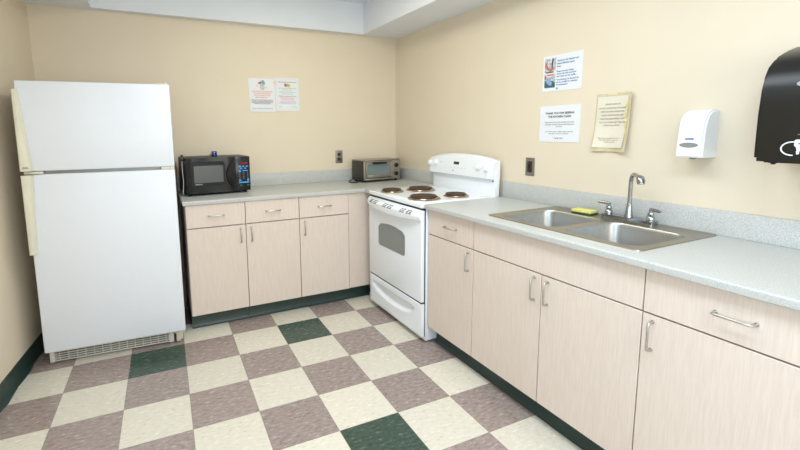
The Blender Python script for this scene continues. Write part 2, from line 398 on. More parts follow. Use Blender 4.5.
# ------------------------------------------------------------------ worktops
CT, CB = .915, .8862
def edge_profile(front, back, sgn=1):
    """rounded front edge: (u,z) outline from front to back"""
    r = .007; pts = [(back, CB), (back, CT)]
    for k in range(6): t = math.radians(90-90*k/5); pts.append((front+sgn*(r-r*math.cos(t)), CT-r+r*math.sin(t)))
    pts += [(front+sgn*.001, CB+.002), (front+sgn*.004, CB)]
    return pts
SPL = .0178
t = thing('worktop', 'speckled grey laminate worktop along the back wall, under the microwave', 'countertop', (0, 0, 0))
bm = NB(); prism(bm, edge_profile(.1306, .19), .0515, 1.62, 'x')
box(bm, .0515, XR-.0005, .19, YB-.0005, CB, CT)
box(bm, 1.62, XR-.0005, .042, .19, CB, CT)
box(bm, 1.3846, 1.62, .042, .1306, CB, CT)
obj('slab', bm, ctr_m, t)
bm = NB(); box(bm, .0515, XR-.0185, YB-.0185, YB-.0005, CT, 1.0206, .003); box(bm, XR-.0185, XR-.0005, .0485, YB-.0005, CT, 1.0206, .003)
obj('backsplash', bm, bsp_m, t)
t = thing('worktop', 'speckled grey laminate worktop along the right wall, holding the sink', 'countertop', (0, 0, 0))
SX0, SX1, SY0, SY1 = 1.475, 2.008, -1.988, -1.172       # sink rim
HX0, HX1, HY0, HY1 = SX0+.014, SX1-.014, SY0+.014, SY1-.014
CE = -3.13
bm = NB(); prism(bm, edge_profile(1.3846, 1.46), CE, -.7115, 'y')
box(bm, 1.46, XR-.0005, HY1, -.7115, CB, CT); box(bm, 1.46, XR-.0005, CE, HY0, CB, CT)
box(bm, 1.46, HX0, HY0, HY1, CB, CT); box(bm, HX1, XR-.0005, HY0, HY1, CB, CT)
obj('slab', bm, ctr_m, t)
bm = NB(); box(bm, XR-.0185, XR-.0005, CE, -.7115, CT, 1.0206, .003); obj('backsplash', bm, bsp_m, t)

# ------------------------------------------------------------------ sink
t = thing('sink', 'stainless steel double bowl drop-in sink in the right worktop', 'sink', (0, 0, CT))
def loopverts(bm, pts, z): return [bm.verts.new((x, y, z)) for x, y in pts]
B1 = (1.518, 1.882, -1.562, -1.212); B2 = (1.518, 1.882, -1.948, -1.598)
bm = NB(); outer = rrect(SX0, SX1, SY0, SY1, .02, 4)
# rim: outer lip, flat deck with two holes (triangle fill)
lo = loopverts(bm, outer, .0005); hi = loopverts(bm, rrect(SX0+.002, SX1-.002, SY0+.002, SY1-.002, .019, 4), .0045)
inn = loopverts(bm, rrect(SX0+.010, SX1-.010, SY0+.010, SY1-.010, .014, 4), .003)
for a, b in ((lo, hi), (hi, inn)):
    for k in range(len(a)): bm.faces.new((a[k], a[(k+1) % len(a)], b[(k+1) % len(a)], b[k]))
edges = [bm.edges.get((inn[k], inn[(k+1) % len(inn)])) for k in range(len(inn))]
for B in (B1, B2):
    v = loopverts(bm, rrect(*B, .06, 7), .003)
    edges += [bm.edges.new((v[k], v[(k+1) % len(v)])) for k in range(len(v))]
bmesh.ops.triangle_fill(bm, use_beauty=True, use_dissolve=False, edges=edges, normal=(0, 0, 1))
bmesh.ops.recalc_face_normals(bm, faces=bm.faces[:])
obj('rim', bm, rim_m, t)
for B in (B1, B2):
    bm = NB(); prev = None; cx, cy = (B[0]+B[1])/2, (B[2]+B[3])/2
    steps = [(0, .003, .06), (.003, -.001, .058), (.006, -.012, .056), (.012, -.13, .052), (.02, -.15, .05), (.04, -.163, .045), (.07, -.167, .04)]
    first = None
    for ins, z, r in steps:
        v = loopverts(bm, rrect(B[0]+ins, B[1]-ins, B[2]+ins, B[3]-ins, r, 7), z)
        if prev:
            for k in range(len(v)): bm.faces.new((prev[k], prev[(k+1) % len(v)], v[(k+1) % len(v)], v[k]))
        prev = v
    v = [bm.verts.new((cx+.045*math.cos(2*PI*k/len(prev)+PI/64), cy+.045*math.sin(2*PI*k/len(prev)+PI/64), -.170)) for k in range(len(prev))]
    for k in range(len(v)): bm.faces.new((prev[k], prev[(k+1) % len(v)], v[(k+1) % len(v)], v[k]))
    bm.faces.new(v); bmesh.ops.recalc_face_normals(bm, faces=bm.faces[:])
    bmesh.ops.reverse_faces(bm, faces=bm.faces[:])
    b = obj('bowl', bm, steel_m, t)
    bm = NB(); lathe(bm, [(0, -.169), (.02, -.169), (.026, -.1675), (.043, -.1665), (.044, -.1695)], (cx, cy, 0), 'z', 28)
    obj('drain', bm, chrome_m, b)

# faucet: deck plate, two lever valves and a high spout swung toward the near bowl
FX, FY = 1.95, -1.635
t = thing('faucet', 'chrome kitchen faucet with two lever handles behind the sink bowls', 'faucet', (FX, FY, CT+.0032))
bm = NB(); prism(bm, rrect(-.028, .028, -.128, .128, .012), .0, .0215, 'z'); obj('deck_plate', bm, chrome_m, t)
bm = NB()
lathe(bm, [(0, .018), (.019, .018), (.0175, .03), (.0145, .05), (.012, .085), (.0105, .088), (0, .088)], (0, 0, 0), 'z', 24)
a = math.radians(50); dx, dy = -math.cos(a), -math.sin(a)
path = [(0, 0, .08), (0, 0, .19)]
for k in range(1, 9):
    q = math.radians(100*k/8); path.append((dx*.042*(1-math.cos(q)), dy*.042*(1-math.cos(q)), .19+.042*math.sin(q)))
path.append((dx*.115, dy*.115, .2265-.004))
tube(bm, path, .0095, 14)
obj('spout', bm, chrome_m, t)
bm = NB(); tx, ty = dx*.115, dy*.115
tube(bm, [(tx-dx*.012, ty-dy*.012, .2265), (tx, ty, .222), (tx+dx*.012, ty+dy*.012, .21), (tx+dx*.016, ty+dy*.016, .196)], [.011, .0165, .0175, .015], 18)
obj('aerator', bm, chrome_m, t)
for s, ang in ((1, 168), (-1, -18)):
    y0 = s*.104
    bm = NB(); lathe(bm, [(0, .018), (.017, .018), (.018, .036), (.0165, .040), (.013, .043), (.014, .052), (.0125, .060), (0, .062)], (0, y0, 0), 'z', 24)
    v = obj('valve', bm, chrome_m, t)
    bm = NB(); tube(bm, [(0, y0, .055), (0, y0, .074)], .0075, 14)
    # lever points sideways along the wall
    e = (-.012 if s > 0 else -.02, y0+s*.052, .077 if s > 0 else .073)
    tube(bm, [(0, y0-s*.006, .073), (0, y0+s*.01, .074), e], [.007, .0085, .0068], 12)
    obj('lever', bm, chrome_m, v)

# sponge on the sink deck
t = thing('sponge', 'yellow sponge with green scouring side lying on the sink deck', 'sponge', (1.944, -1.398, CT+.0038), math.radians(-84))
bm = NB(); box(bm, -.055, .055, -.034, .034, 0, .007, .002); obj('scouring_pad', bm, scrub_m, t)
bm = NB(); box(bm, -.055, .055, -.034, .034, .007, .022, .004, 3); obj('foam', bm, spongy_m, t)

# ------------------------------------------------------------------ refrigerator
fr_t = t = thing('refrigerator', 'tall white top-freezer refrigerator with yellowed handles in the left corner', 'refrigerator', (-.7458, .0292, 0), math.atan2(-.0484, .7588))
W = .7603
bm = NB(); box(bm, .006, W-.010, .068, .68, .1, 1.648, .004); box(bm, .012, W-.016, .13, .67, .035, .102); obj('body', bm, fr_m, t)
def door_bm(z0, z1):
    b = NB(); box(b, 0, W, 0, .058, z0, z1, .007, 3); return b
fd = obj('freezer_door', door_bm(1.163, 1.655), fr_m, t)
rd = obj('refrigerator_door', door_bm(.099, 1.145), fr_m, t)
bm = NB(); box(bm, .012, W-.018, .0585, .0675, .11, 1.14); box(bm, .012, W-.018, .0585, .0675, 1.168, 1.648); obj('door_gasket', bm, gasket_m, t)
bm = NB(); box(bm, .095, W-.08, .012, .066, 1.1455, 1.1625, .001); obj('divider_strip', bm, gasket_m, t)
bm = NB(); box(bm, W-.075, W-.002, .006, .06, 1.1460, 1.1622, .002); lathe(bm, [(0, 1.1455), (.006, 1.1455), (.006, 1.1625), (0, 1.1625)], (W-.02, .003, 0), 'z', 12); obj('centre_hinge', bm, ivory_m, t, label='cream middle hinge')
bm = NB(); box(bm, W-.085, W-.008, .01, .10, 1.6555, 1.661, .002); lathe(bm, [(0, 1.66), (.009, 1.66), (.009, 1.668), (0, 1.668)], (W-.022, .03, 0), 'z', 14); obj('top_hinge', bm, ivory_m, t, label='yellowed top hinge cover')
# bottom grille
bm = NB(); y0, y1 = .074, .118
box(bm, .004, .030, y0-.006, y1, .006, .093, .004); box(bm, W-.105, W-.075, y0-.006, y1, .006, .093, .004)
for k in range(6): box(bm, .03, W-.1, y0, y0+.010, .008+k*.0142, .0142+k*.0142, .0012, 1)
for k in range(14): box(bm, .05+k*.045, .054+k*.045, y0+.006, y0+.014, .008, .083)
obj('base_grille', bm, grille_m, t)
bm = NB(); box(bm, .032, W-.106, y0+.024, y1, .008, .094); obj('grille_cavity', bm, dark_m, t)
bm = NB(); box(bm, W-.07, W-.004, .04, .11, .072, .097, .003); box(bm, W-.06, W-.02, .06, .1, .02, .075, .003); lathe(bm, [(0, W-.06), (.019, W-.06), (.019, W-.034), (0, W-.034)], (0, .08, .0195), 'x', 20); obj('bottom_hinge', bm, ivory_m, t, label='grimy cream bottom hinge bracket and roller')
for fx_, fy_ in ((.05, .16), (.05, .62), (W-.06, .62)):
    bm = NB(); lathe(bm, [(0, .0), (.016, .0), (.016, .008), (.008, .01), (.008, .04), (0, .04)], (fx_, fy_, 0), 'z', 16); obj('foot', bm, dark_m, t)
def fr_handle(parent, z0, w0, z1, w1):
    """vertical pull wrapped on the door's left edge, width w0 at z0 to w1 at z1"""
    bm = NB(); n = 10; rings = []
    for i in range(n+1):
        q = i/n; z = z0+(z1-z0)*q; ww = w0+(w1-w0)*q
        o_ = [(-.006, -.002), (-.006, -.034), (-.001, -.042), (ww*.45, -.043), (ww-.006, -.034), (ww, -.012), (ww, -.0005), (.002, -.0005)]
        rings.append([bm.verts.new((x, y, z)) for x, y in o_])
    for a, b in zip(rings, rings[1:]):
        for k in range(8): bm.faces.new((a[k], a[(k+1) % 8], b[(k+1) % 8], b[k]))
    bm.faces.new(rings[0]); bm.faces.new(rings[-1][::-1]); bmesh.ops.recalc_face_normals(bm, faces=bm.faces[:])
    return obj('handle', bm, ivory_m, parent, label='yellowed cream pull handle')
h1 = fr_handle(fd, 1.166, .046, 1.605, .016)
h2 = fr_handle(rd, .700, .026, 1.143, .044)
bm = NB(); box(bm, .010, .036, -.0455, -.0432, 1.180, 1.192, .0008, 1); obj('badge', bm, nickel_m, h1)
bm = NB(); text_into(bm, 'Frost Free', .023, 1.1835, .006, width=.022, y=-.0457); obj('lettering', bm, ink_m, h1)
bm = NB(); box(bm, .002, .09, -.008, .05, 1.1475, 1.1605, .002); obj('handle_bracket', bm, ivory_m, t)

# black cord hanging in the gap between refrigerator and cabinet
def spline(pts, n=8):
    P = [Vector(p) for p in pts]; P = [P[0]*2-P[1]]+P+[P[-1]*2-P[-2]]; out = []
    for i in range(1, len(P)-2):
        for k in range(n):
            s = k/n; a, b, c, d = P[i-1:i+3]
            out.append(.5*((2*b)+(-a+c)*s+(2*a-5*b+4*c-d)*s*s+(-a+3*b-3*c+d)*s**3))
    out.append(P[-2]); return out
bm = NB(); tube(bm, spline([(.040, .757, 1.18), (.046, .745, 1.15), (.051, .728, 1.09), (.0475, .745, 1.0), (.0465, .74, .93), (.0405, .722, .84), (.044, .735, .6), (.04, .745, .35), (.0, .75, .12)]), .0042, 8)
lathe(bm, [(0, -.012), (.008, -.012), (.009, .008), (.005, .014), (0, .014)], (.0455, .741, .975), 'z', 12)
pc = obj('power_cord', bm, cord_m); bpy.context.view_layer.update()
pc.parent = fr_t; pc.matrix_parent_inverse = fr_t.matrix_world.inverted()

# ------------------------------------------------------------------ electric range
RY = -.335; t = thing('electric_range', 'white freestanding electric coil range between the two worktops', 'stove', (1.37, RY, 0), -PI/2)
# local: front at y=0 (doors) growing to the wall, x from -.38 (far side) to .38 (near side)
HW = .3665
bm = NB(); box(bm, -HW-.004, HW+.004, .034, .625, .012, .893, .003)
obj('body', bm, rg_m, t)
bm = NB(); box(bm, -HW+.002, HW-.002, .0265, .0345, .04, .88); obj('door_gasket', bm, dark_m, t)
for sx in (-.33, .33):
    for yy in (.08, .58): bm = NB(); lathe(bm, [(0, 0), (.018, 0), (.018, .01), (.01, .012), (.01, .024), (0, .024)], (sx, yy, 0), 'z', 14); obj('foot', bm, dark_m, t)
# oven door
bm = NB(); box(bm, -HW, HW, 0, .027, .272, .872, .006, 3); od = obj('oven_door', bm, rg_m, t)
wx0, wx1 = -.2025, .162   # window
def win_outline(x0, x1, z0, z1, arch, r=.022):
    pts = []
    for k in range(5): q = math.radians(180+90*k/4); pts.append((x0+r+r*math.cos(q), z0+r+r*math.sin(q)))
    for k in range(5): q = math.radians(270+90*k/4); pts.append((x1-r+r*math.cos(q), z0+r+r*math.sin(q)))
    for k in range(13):
        q = k/12; x = x1+(x0-x1)*q; z = z1-.012+arch*math.sin(PI*q)
        if k == 0: pts.append((x, z-.018))
        elif k == 12: pts.append((x, z-.018))
        else: pts.append((x, z))
    return pts
bm = NB(); prism(bm, win_outline(wx0-.007, wx1+.007, .528, .698, .022), -.0008, .004, 'y'); obj('window_trim', bm, gasket_m, od)
bm = NB(); prism(bm, win_outline(wx0, wx1, .534, .692, .021), -.0018, .003, 'y'); obj('window', bm, ovenglass_m, od)
# handle: bowed full-width rail, deepest in the middle
bm = NB(); n = 26; rings = []
for i in range(n+1):
    u = -1+2*i/n; x = u*(HW-.003); bow = math.cos(u*PI/2)**.6 if abs(u) < 1 else 0
    y = -.012-.034*bow; zc = .824-.004*bow; zb = .808-.016*bow
    pr = [(.001, .862), (y*.35, .861), (y, .846), (y-.003, .83), (y+.004, zb+.005), (y*.5, zb), (.001, zb+.004)]
    rings.append([bm.verts.new((x, a_, b_)) for a_, b_ in pr])
for a_, b_ in zip(rings, rings[1:]):
    for k in range(7): bm.faces.new((a_[k], a_[(k+1) % 7], b_[(k+1) % 7], b_[k]))
bm.faces.new(rings[0]); bm.faces.new(rings[-1][::-1]); bmesh.ops.recalc_face_normals(bm, faces=bm.faces[:])
obj('handle', bm, rg_m, od)
for gx in (-.235, -.005, .225):      # vent slots above the handle: three pairs of three-line louvres
    for ox in (-.036, .036):
        bm = NB()
        for k in range(3):
            for q in (-.0145, .0145):
                xx = gx+ox+q; bow = math.cos(xx/HW*PI/2)**.6; yy = -.012-.034*bow; zc = .857-.0075*k
                tt = (.861-zc)/.015; yv = yy*(.35+.65*min(1, max(0, tt)))
                box(bm, xx-.011, xx+.011, yv-.0022, yv+.002, zc-.0028, zc+.0028)
        obj('vent', bm, dark_m, od)
bm = NB(); box(bm, -HW, HW, .010, .0264, .873, .8828); obj('door_top_seal', bm, dark_m, t)
# storage drawer with scooped grip
bm = NB(); n = 44; x_ = [-HW+2*HW*i/n for i in range(n+1)]; zz = [.042+(.262-.042)*k/26 for k in range(27)]
def scoop(x, z):
    u = (x+.02)/.29
    if abs(u) >= 1: return 0
    zb = .205-.075*(1-abs(u)**2.2)**.5 if abs(u) < 1 else .205
    top = .213
    if zb < z < top:
        e = min((z-zb)/.02, (top-z)/.012, 1); return .02*max(0, e)**.7
    return 0
grid = [[bm.verts.new((x, .001+scoop(x, z)+(.004 if i in (0, n) or k in (0, 26) else 0), z)) for k, z in enumerate(zz)] for i, x in enumerate(x_)]
for i in range(n):
    for k in range(26): bm.faces.new((grid[i][k], grid[i+1][k], grid[i+1][k+1], grid[i][k+1]))
bk_ = [[bm.verts.new((x, .0265, z)) for z in (zz[0], zz[-1])] for x in (x_[0], x_[-1])]
bm.faces.new([grid[i][0] for i in range(n, -1, -1)]+[bk_[0][0], bk_[1][0]]); bm.faces.new([grid[i][26] for i in range(n+1)]+[bk_[1][1], bk_[0][1]])
bm.faces.new([grid[0][k] for k in range(27)]+[bk_[0][1], bk_[0][0]]); bm.faces.new([grid[n][k] for k in range(26, -1, -1)]+[bk_[1][0], bk_[1][1]])
bm.faces.new((bk_[0][0], bk_[0][1], bk_[1][1], bk_[1][0])); bmesh.ops.recalc_face_normals(bm, faces=bm.faces[:])
obj('storage_drawer', bm, rg_m, t)
bm = NB(); box(bm, -HW+.004, HW-.004, .006, .0264, .2628, .2714); obj('drawer_seal', bm, dark_m, t)
# cooktop
bm = NB(); box(bm, -HW-.005, HW+.005, .002, .60, .884, .9185, .009, 3)
ck = obj('cooktop', bm, rg_m, t)
bm = NB(); box(bm, -HW+.02, HW-.02, .03, .57, .9186, .9205, .0009, 1); obj('cooktop_panel', bm, rg_m, ck)
def burner(cx, cy, r):
    bm = NB(); lathe(bm, [(0, .9212), (r*.5, .9212), (r*.9, .9235), (r*1.02, .9315), (r*1.08, .9305), (r*1.11, .9255), (r*1.19, .9228), (r*1.17, .9209)], (cx, cy, 0), 'z', 40)
    p = obj('drip_pan', bm, pan_m, t)
    bm = NB(); turns = 5 if r > .085 else 4; n = turns*26; path = []
    for i in range(n+1):
        q = i/n; a_ = 2*PI*turns*q; rr = .018+(r*.99-.018)*q; path.append((cx+rr*math.cos(a_), cy+rr*math.sin(a_), .9370))
    tube(bm, path, .0060, 8)
    lathe(bm, [(0, .934), (.016, .934), (.016, .942), (0, .942)], (cx, cy, 0), 'z', 18)
    for a_ in (.3, .3+2*PI/3, .3+4*PI/3):
        c_, s_ = math.cos(a_), math.sin(a_)
        tube(bm, [(cx, cy, .929), (cx+r*c_, cy+r*s_, .929)], .0028, 6)
    obj('heating_coil', bm, coil_m, p)
for (wx_, wy_, r) in ((1.468, -.158, .073), (1.70, -.19, .093), (1.492, -.548, .093), (1.735, -.572, .073)):
    burner(-(wy_-RY), wx_-1.37, r)
# backguard
bm = NB(); box(bm, -HW+.012, HW+.0005, .585, .630, .9, 1.10, .006)
obj('backguard_riser', bm, rg_m, t)
bm = NB(); n = 30; rings = []
for i in range(n+1):
    u = -1+2*i/n; x = -.010+u*(HW+.008); arch = (1-abs(u)**2.4)*.034; e_ = 1-max(0, (abs(u)-.94)/.06)**2*.35
    zt = 1.160+arch; 
    pr = [(.632, 1.03), (.632, zt-.004), (.624, zt), (.600, zt-.002), (.575, zt-.020), (.555+.012*(1-e_)*3, 1.052), (.556+.012*(1-e_)*3, 1.036), (.572, 1.030)]
    rings.append([bm.verts.new((x, a_, b_)) for a_, b_ in pr])
for a_, b_ in zip(rings, rings[1:]):
    for k in range(8): bm.faces.new((a_[k], a_[(k+1) % 8], b_[(k+1) % 8], b_[k]))
bm.faces.new(rings[0]); bm.faces.new(rings[-1][::-1]); bmesh.ops.recalc_face_normals(bm, faces=bm.faces[:])
cp = obj('control_panel', bm, rg_m, t)
# slanted panel frame: point on the face at height z
def face_y(z): return .555+(z-1.052)/(1.155-1.052)*.020
tilt = math.atan2(.020, .103)
for wy_, z in ((.022, 1.108), (-.048, 1.114), (-.560, 1.108), (-.642, 1.102)):
    bm = NB(); lathe(bm, [(0, .0), (.0245, .0), (.0245, -.004), (.020, -.007), (.018, -.020), (.0155, -.023), (0, -.024)], (0, 0, 0), 'y', 24)
    box(bm, -.005, .005, -.027, -.018, -.018, .018, .002)
    k_ = obj('knob', bm, wht_m, cp, loc=(-(wy_-RY), face_y(z)-.0005, z), rot=(-tilt, 0, 0))
bm = NB(); box(bm, -.032, .032, -.002, .003, -.0125, .0125, .001)
obj('clock_display', bm, gled_m, cp, loc=(-(-.318-RY)-.01, face_y(1.122), 1.124), rot=(-tilt, 0, 0))
bp_m = mat('button_print', rgb(206, 206, 202), .4, noise=.02)
for k in range(5):
    for q in range(2):
        if 1 <= k <= 2 and q == 1: continue
        bm = NB(); lathe(bm, [(0, -.0016), (.005, -.0016), (.005, .001), (0, .001)], (0, 0, 0), 'y', 10)
        zb_ = 1.087+q*.026; obj('touch_button', bm, bp_m, cp, loc=(-.085+k*.042, face_y(zb_), zb_), rot=(-tilt, 0, 0))
bm = NB(); lathe(bm, [(0, -.002), (.004, -.002), (.004, .001), (0, .001)], (0, 0, 0), 'y', 10)
lo_ = obj('indicator_light', bm, red_m, cp, loc=(-.222, face_y(1.12), 1.12))
bm = NB(); lathe(bm, [(0, -.002), (.005, -.002), (.005, .001), (0, .001)], (0, 0, 0), 'y', 10)
obj('badge', bm, inkg_m, cp, loc=(-.055, face_y(1.066), 1.066))
bm = NB(); lathe(bm, [(0, -.003), (.005, -.003), (.005, .001), (0, .001)], (0, 0, 0), 'y', 10); obj('screw', bm, dark_m, t, loc=(HW-.015, .584, 1.02))

# ------------------------------------------------------------------ microwave
t = thing('microwave', 'black countertop microwave with blue buttons beside the refrigerator', 'microwave', (.0962, .3636, CT+.0004), math.radians(5))
MW, MD, MH0, MH1 = .4575, .31, .014, .274
bm = NB(); box(bm, 0, MW, .03, MD, MH0, MH1, .006); obj('body', bm, bsat_m, t)
# door with bulged right edge
bm = NB(); pr = []
xs = .345
pts = [(.002, MH0+.002), (xs, MH0+.002)]
prism(bm, [(.002, .03), (.002, .006), (.01, 0), (xs-.05, 0), (xs-.01, -.004), (xs, .002), (xs, .03)], MH0+.002, MH1-.002, 'z'); dr = obj('door', bm, black_m, t)
bm = NB(); prism(bm, rrect(.035, .272, .07, .245, .02), -.0012, .003, 'y'); dw = obj('window_frame', bm, bsat_m, dr)
bm = NB(); prism(bm, rrect(.055, .258, .092, .215, .004), -.0024, .002, 'y'); obj('window', bm, mwglass_m, dw)
bm = NB(); text_into(bm, 'EMERSON', .062, .078, .011, width=.045, align='LEFT', y=-.0016); obj('lettering', bm, whmark_m, dr)
# crescent grip
bm = NB(); n = 18; rings = []
for i in range(n+1):
    q = i/n; z = .03+q*.225; b = math.sin(PI*q)
    x0 = xs-.018-.05*b; x1 = xs+.002
    pr = [(x0, .0), (x0+.004, -.006-.008*b), ((x0+x1)/2, -.010-.022*b), (x1-.004, -.008-.016*b), (x1, .0)]
    rings.append([bm.verts.new((a_, b_, z)) for a_, b_ in pr])
for a_, b_ in zip(rings, rings[1:]):
    for k in range(5): bm.faces.new((a_[k], a_[(k+1) % 5], b_[(k+1) % 5], b_[k]))
bm.faces.new(rings[0]); bm.faces.new(rings[-1][::-1]); bmesh.ops.recalc_face_normals(bm, faces=bm.faces[:])
obj('handle', bm, black_m, dr)
bm = NB(); box(bm, xs+.0015, MW, 0, .031, MH0+.002, MH1-.002, .005); cpn = obj('control_panel', bm, black_m, t)
px = (xs+MW)/2+.006
bm = NB(); box(bm, px-.036, px+.036, -.0012, .002, .212, .236, .001); obj('display', bm, bsat_m, cpn)
bm = NB(); text_into(bm, '12:08', px, .2145, .021, width=.056, y=-.0016, bold=.0004); obj('display_digits', bm, rled_m, cpn)
def btn(cx, cz, w_, h_=.009):
    bm = NB(); box(bm, cx-w_/2, cx+w_/2, -.0022, .002, cz-h_/2, cz+h_/2, .0008, 1); obj('button', bm, bbtn_m, cpn)
for q in (-.027, -.001, .026): btn(px+q, .199, .018)
for q in (-.017, .013): btn(px+q, .184, .016)
btn(px-.029, .164, .016, .013); btn(px+.012, .166, .042, .007)
btn(px-.029, .094, .016, .012); btn(px+.032, .096, .014, .016); btn(px+.001, .078, .076, .01)
km = mat('key_print', rgb(86, 110, 130), .5, noise=.03); gm = mat('green_key', rgb(40, 120, 70), .5, noise=.03)
for r_ in range(4):
    for c_ in range(3):
        cx_, cz_ = px-.029+c_*.0295, .150-r_*.0135
        bm = NB(); lathe(bm, [(0, -.0018), (.0046, -.0018), (.0046, .001), (0, .001)], (cx_, 0, cz_), 'y', 10); obj('key', bm, km, cpn)
for a_ in (px-.03, px+.022): bm = NB(); box(bm, a_, a_+.018, -.0016, .001, .053, .061); obj('button', bm, gm, cpn)
for x in (.03, MW-.03):
    for y in (.05, MD-.04): bm = NB(); lathe(bm, [(0, 0), (.012, 0), (.014, .0145), (0, .0145)], (x, y, 0), 'z', 14); obj('foot', bm, black_m, t)
bm = NB(); tube(bm, spline([(MW-.03, MD-.01, .05), (MW+.02, MD-.02, .018), (MW+.045, MD-.05, .0062), (MW+.06, MD-.02, .0062), (MW+.035, MD+.01, .0062)]), .005, 8); obj('power_cord', bm, cord_m, t)

t = thing('gadget', 'small black box with blue lights standing on top of the microwave', 'gadget', (.318, .55, CT+MH1), math.radians(5))
bm = NB(); box(bm, -.020, .018, -.012, .012, 0, .038, .005); obj('body', bm, black_m, t)
bm = NB(); box(bm, -.004, .004, -.0135, -.011, .023, .031, .001); box(bm, -.004, .004, -.0135, -.011, .007, .012, .001); obj('indicator_light', bm, bled_m, t)
bm = NB(); box(bm, -.034, -.019, -.006, .006, .006, .020, .003); obj('side_knob', bm, inkg_m, t)
t = thing('plug_adapter', 'small black plug adapter hung at the left edge of the microwave top', 'adapter', (.080, .395, CT+.203))
bm = NB(); box(bm, -.010, .012, -.012, .012, .05, .082, .004); lathe(bm, [(0, .082), (.010, .082), (.008, .094), (0, .097)], (0, 0, 0), 'z', 14); obj('body', bm, black_m, t)
bm = NB(); tube(bm, spline([(0, 0, .052), (-.002, .0, .0), (.001, 0, -.09), (-.002, 0, -.14), (-.006, -.002, -.185)]), .0019, 8); obj('cable', bm, grille_m, t)

# ------------------------------------------------------------------ toaster oven
t = thing('toaster_oven', 'small stainless toaster oven with black knobs in the far corner', 'toaster oven', (1.546, .487, CT+.0004), math.radians(6.5))
TW, TD, H0, H1 = .393, .2, .016, .196
bm = NB()   # shell open at the front so the cavity shows through the glass
box(bm, 0, .008, .004, TD, H0, H1, .002); box(bm, .305, TW, .004, TD, H0, H1, .002)
box(bm, .008, .305, .004, TD, H0, H0+.012); box(bm, .008, .305, TD-.01, TD, H0+.012, H1-.008)
obj('body', bm, tside_m, t)
bm = NB(); box(bm, -.0015, TW+.0015, .002, TD, H1-.008, H1+.002, .004, 2); obj('top_cover', bm, toast_m, t)
bm = NB(); 
for d in ((0, .02, H0+.002, H1-.009), (.298, TW, H0+.002, H1-.009), (.02, .298, H0+.002, H0+.018), (.02, .298, H1-.022, H1-.009)): box(bm, d[0], d[1], -.008, .004, d[2], d[3], .0025)
obj('front_frame', bm, toast_m, t)
bm = NB()
for d in ((.022, .036, .040, H1-.024), (.282, .296, .040, H1-.024), (.036, .282, .040, .066), (.036, .282, H1-.036, H1-.024)): box(bm, d[0], d[1], -.012, -.001, d[2], d[3], .002)
td = obj('door', bm, toast_m, t)
bm = NB(); box(bm, .035, .283, -.007, -.003, .064, H1-.034); obj('glass', bm, tglass_m, td)
bm = NB(); tube(bm, [(.085, -.028, H1-.027), (.225, -.028, H1-.027)], .0085, 12); box(bm, .09, .105, -.028, -.01, H1-.032, H1-.022); box(bm, .205, .22, -.028, -.01, H1-.032, H1-.022); obj('handle', bm, black_m, td)
bm = NB()
for k in range(9): tube(bm, [(.012, .012+k*.022, .085), (.302, .012+k*.022, .085)], .0014, 6)
tube(bm, [(.02, .01, .085), (.02, TD-.014, .085)], .002, 6); tube(bm, [(.29, .01, .085), (.29, TD-.014, .085)], .002, 6); obj('rack', bm, chrome_m, t)
for z in (.142, .066):
    bm = NB(); lathe(bm, [(0, -.008), (.019, -.008), (.018, -.022), (.013, -.026), (0, -.027)], (.345, 0, z), 'y', 22); box(bm, .3425, .3475, -.031, -.02, z-.014, z+.014, .001); obj('knob', bm, black_m, t)
bm = NB(); lathe(bm, [(0, -.008), (.005, -.008), (.004, -.012), (0, -.012)], (.350, 0, .104), 'y', 12); obj('indicator_light', bm, blue_m, t)
for x in (.025, TW-.03):
    for y in (.025, TD-.03): bm = NB(); lathe(bm, [(0, 0), (.011, 0), (.013, .0165), (0, .0165)], (x, y, 0), 'z', 14); obj('foot', bm, black_m, t)
bm = NB(); tube(bm, spline([(.004, TD-.03, .03), (-.03, TD-.03, .010), (-.075, .13, .0052), (-.09, .08, .0052), (-.07, .045, .0052), (-.035, .05, .0052), (-.012, .08, .0052), (.006, .09, .0055)]), .0045, 8); obj('power_cord', bm, cord_m, t)

# ------------------------------------------------------------------ wall plates
t = thing('power_outlet', 'stainless double power outlet on the back wall', 'outlet', (1.430, YB, 1.1365))
bm = NB(); box(bm, -.0355, .0355, -.005, 0, -.0575, .0575, .003); obj('cover_plate', bm, plate_m, t)
for z in (-.021, .021):
    bm = NB(); prism(bm, rrect(-.017, .017, z-.0145, z+.0145, .011), -.0072, -.004, 'y'); s_ = obj('socket', bm, mat('brown_socket', rgb(58, 42, 38), .4, noise=.05), t)
    bm = NB(); box(bm, -.008, -.006, -.0076, -.007, z-.005, z+.005); box(bm, .006, .008, -.0076, -.007, z-.005, z+.005); obj('slots', bm, dark_m, s_)
bm = NB(); lathe(bm, [(0, -.005), (.003, -.005), (.0025, -.0066), (0, -.0066)], (0, 0, 0), 'y', 12); obj('screw', bm, chrome_m, t)
t = thing('wall_switch', 'stainless plate with dark rocker on the right wall beside the stove', 'switch', (XR, -.931, 1.132), -PI/2)
bm = NB(); box(bm, -.0355, .0355, -.005, 0, -.0575, .0575, .003); obj('cover_plate', bm, plate_m, t)
bm = NB(); box(bm, -.0185, .0185, -.0085, -.004, -.035, .035, .002); obj('rocker', bm, mat('dark_brown_plastic', rgb(48, 38, 34), .35, noise=.05), t)
bm = NB(); box(bm, -.008, .008, -.0096, -.008, -.012, -.002, .0008, 1); box(bm, -.008, .008, -.0096, -.008, .002, .012, .0008, 1); obj('test_buttons', bm, black_m, t)
for z in (-.047, .047):
    bm = NB(); lathe(bm, [(0, -.005), (.003, -.005), (.0025, -.0066), (0, -.0066)], (0, 0, z), 'y', 12); obj('screw', bm, chrome_m, t)

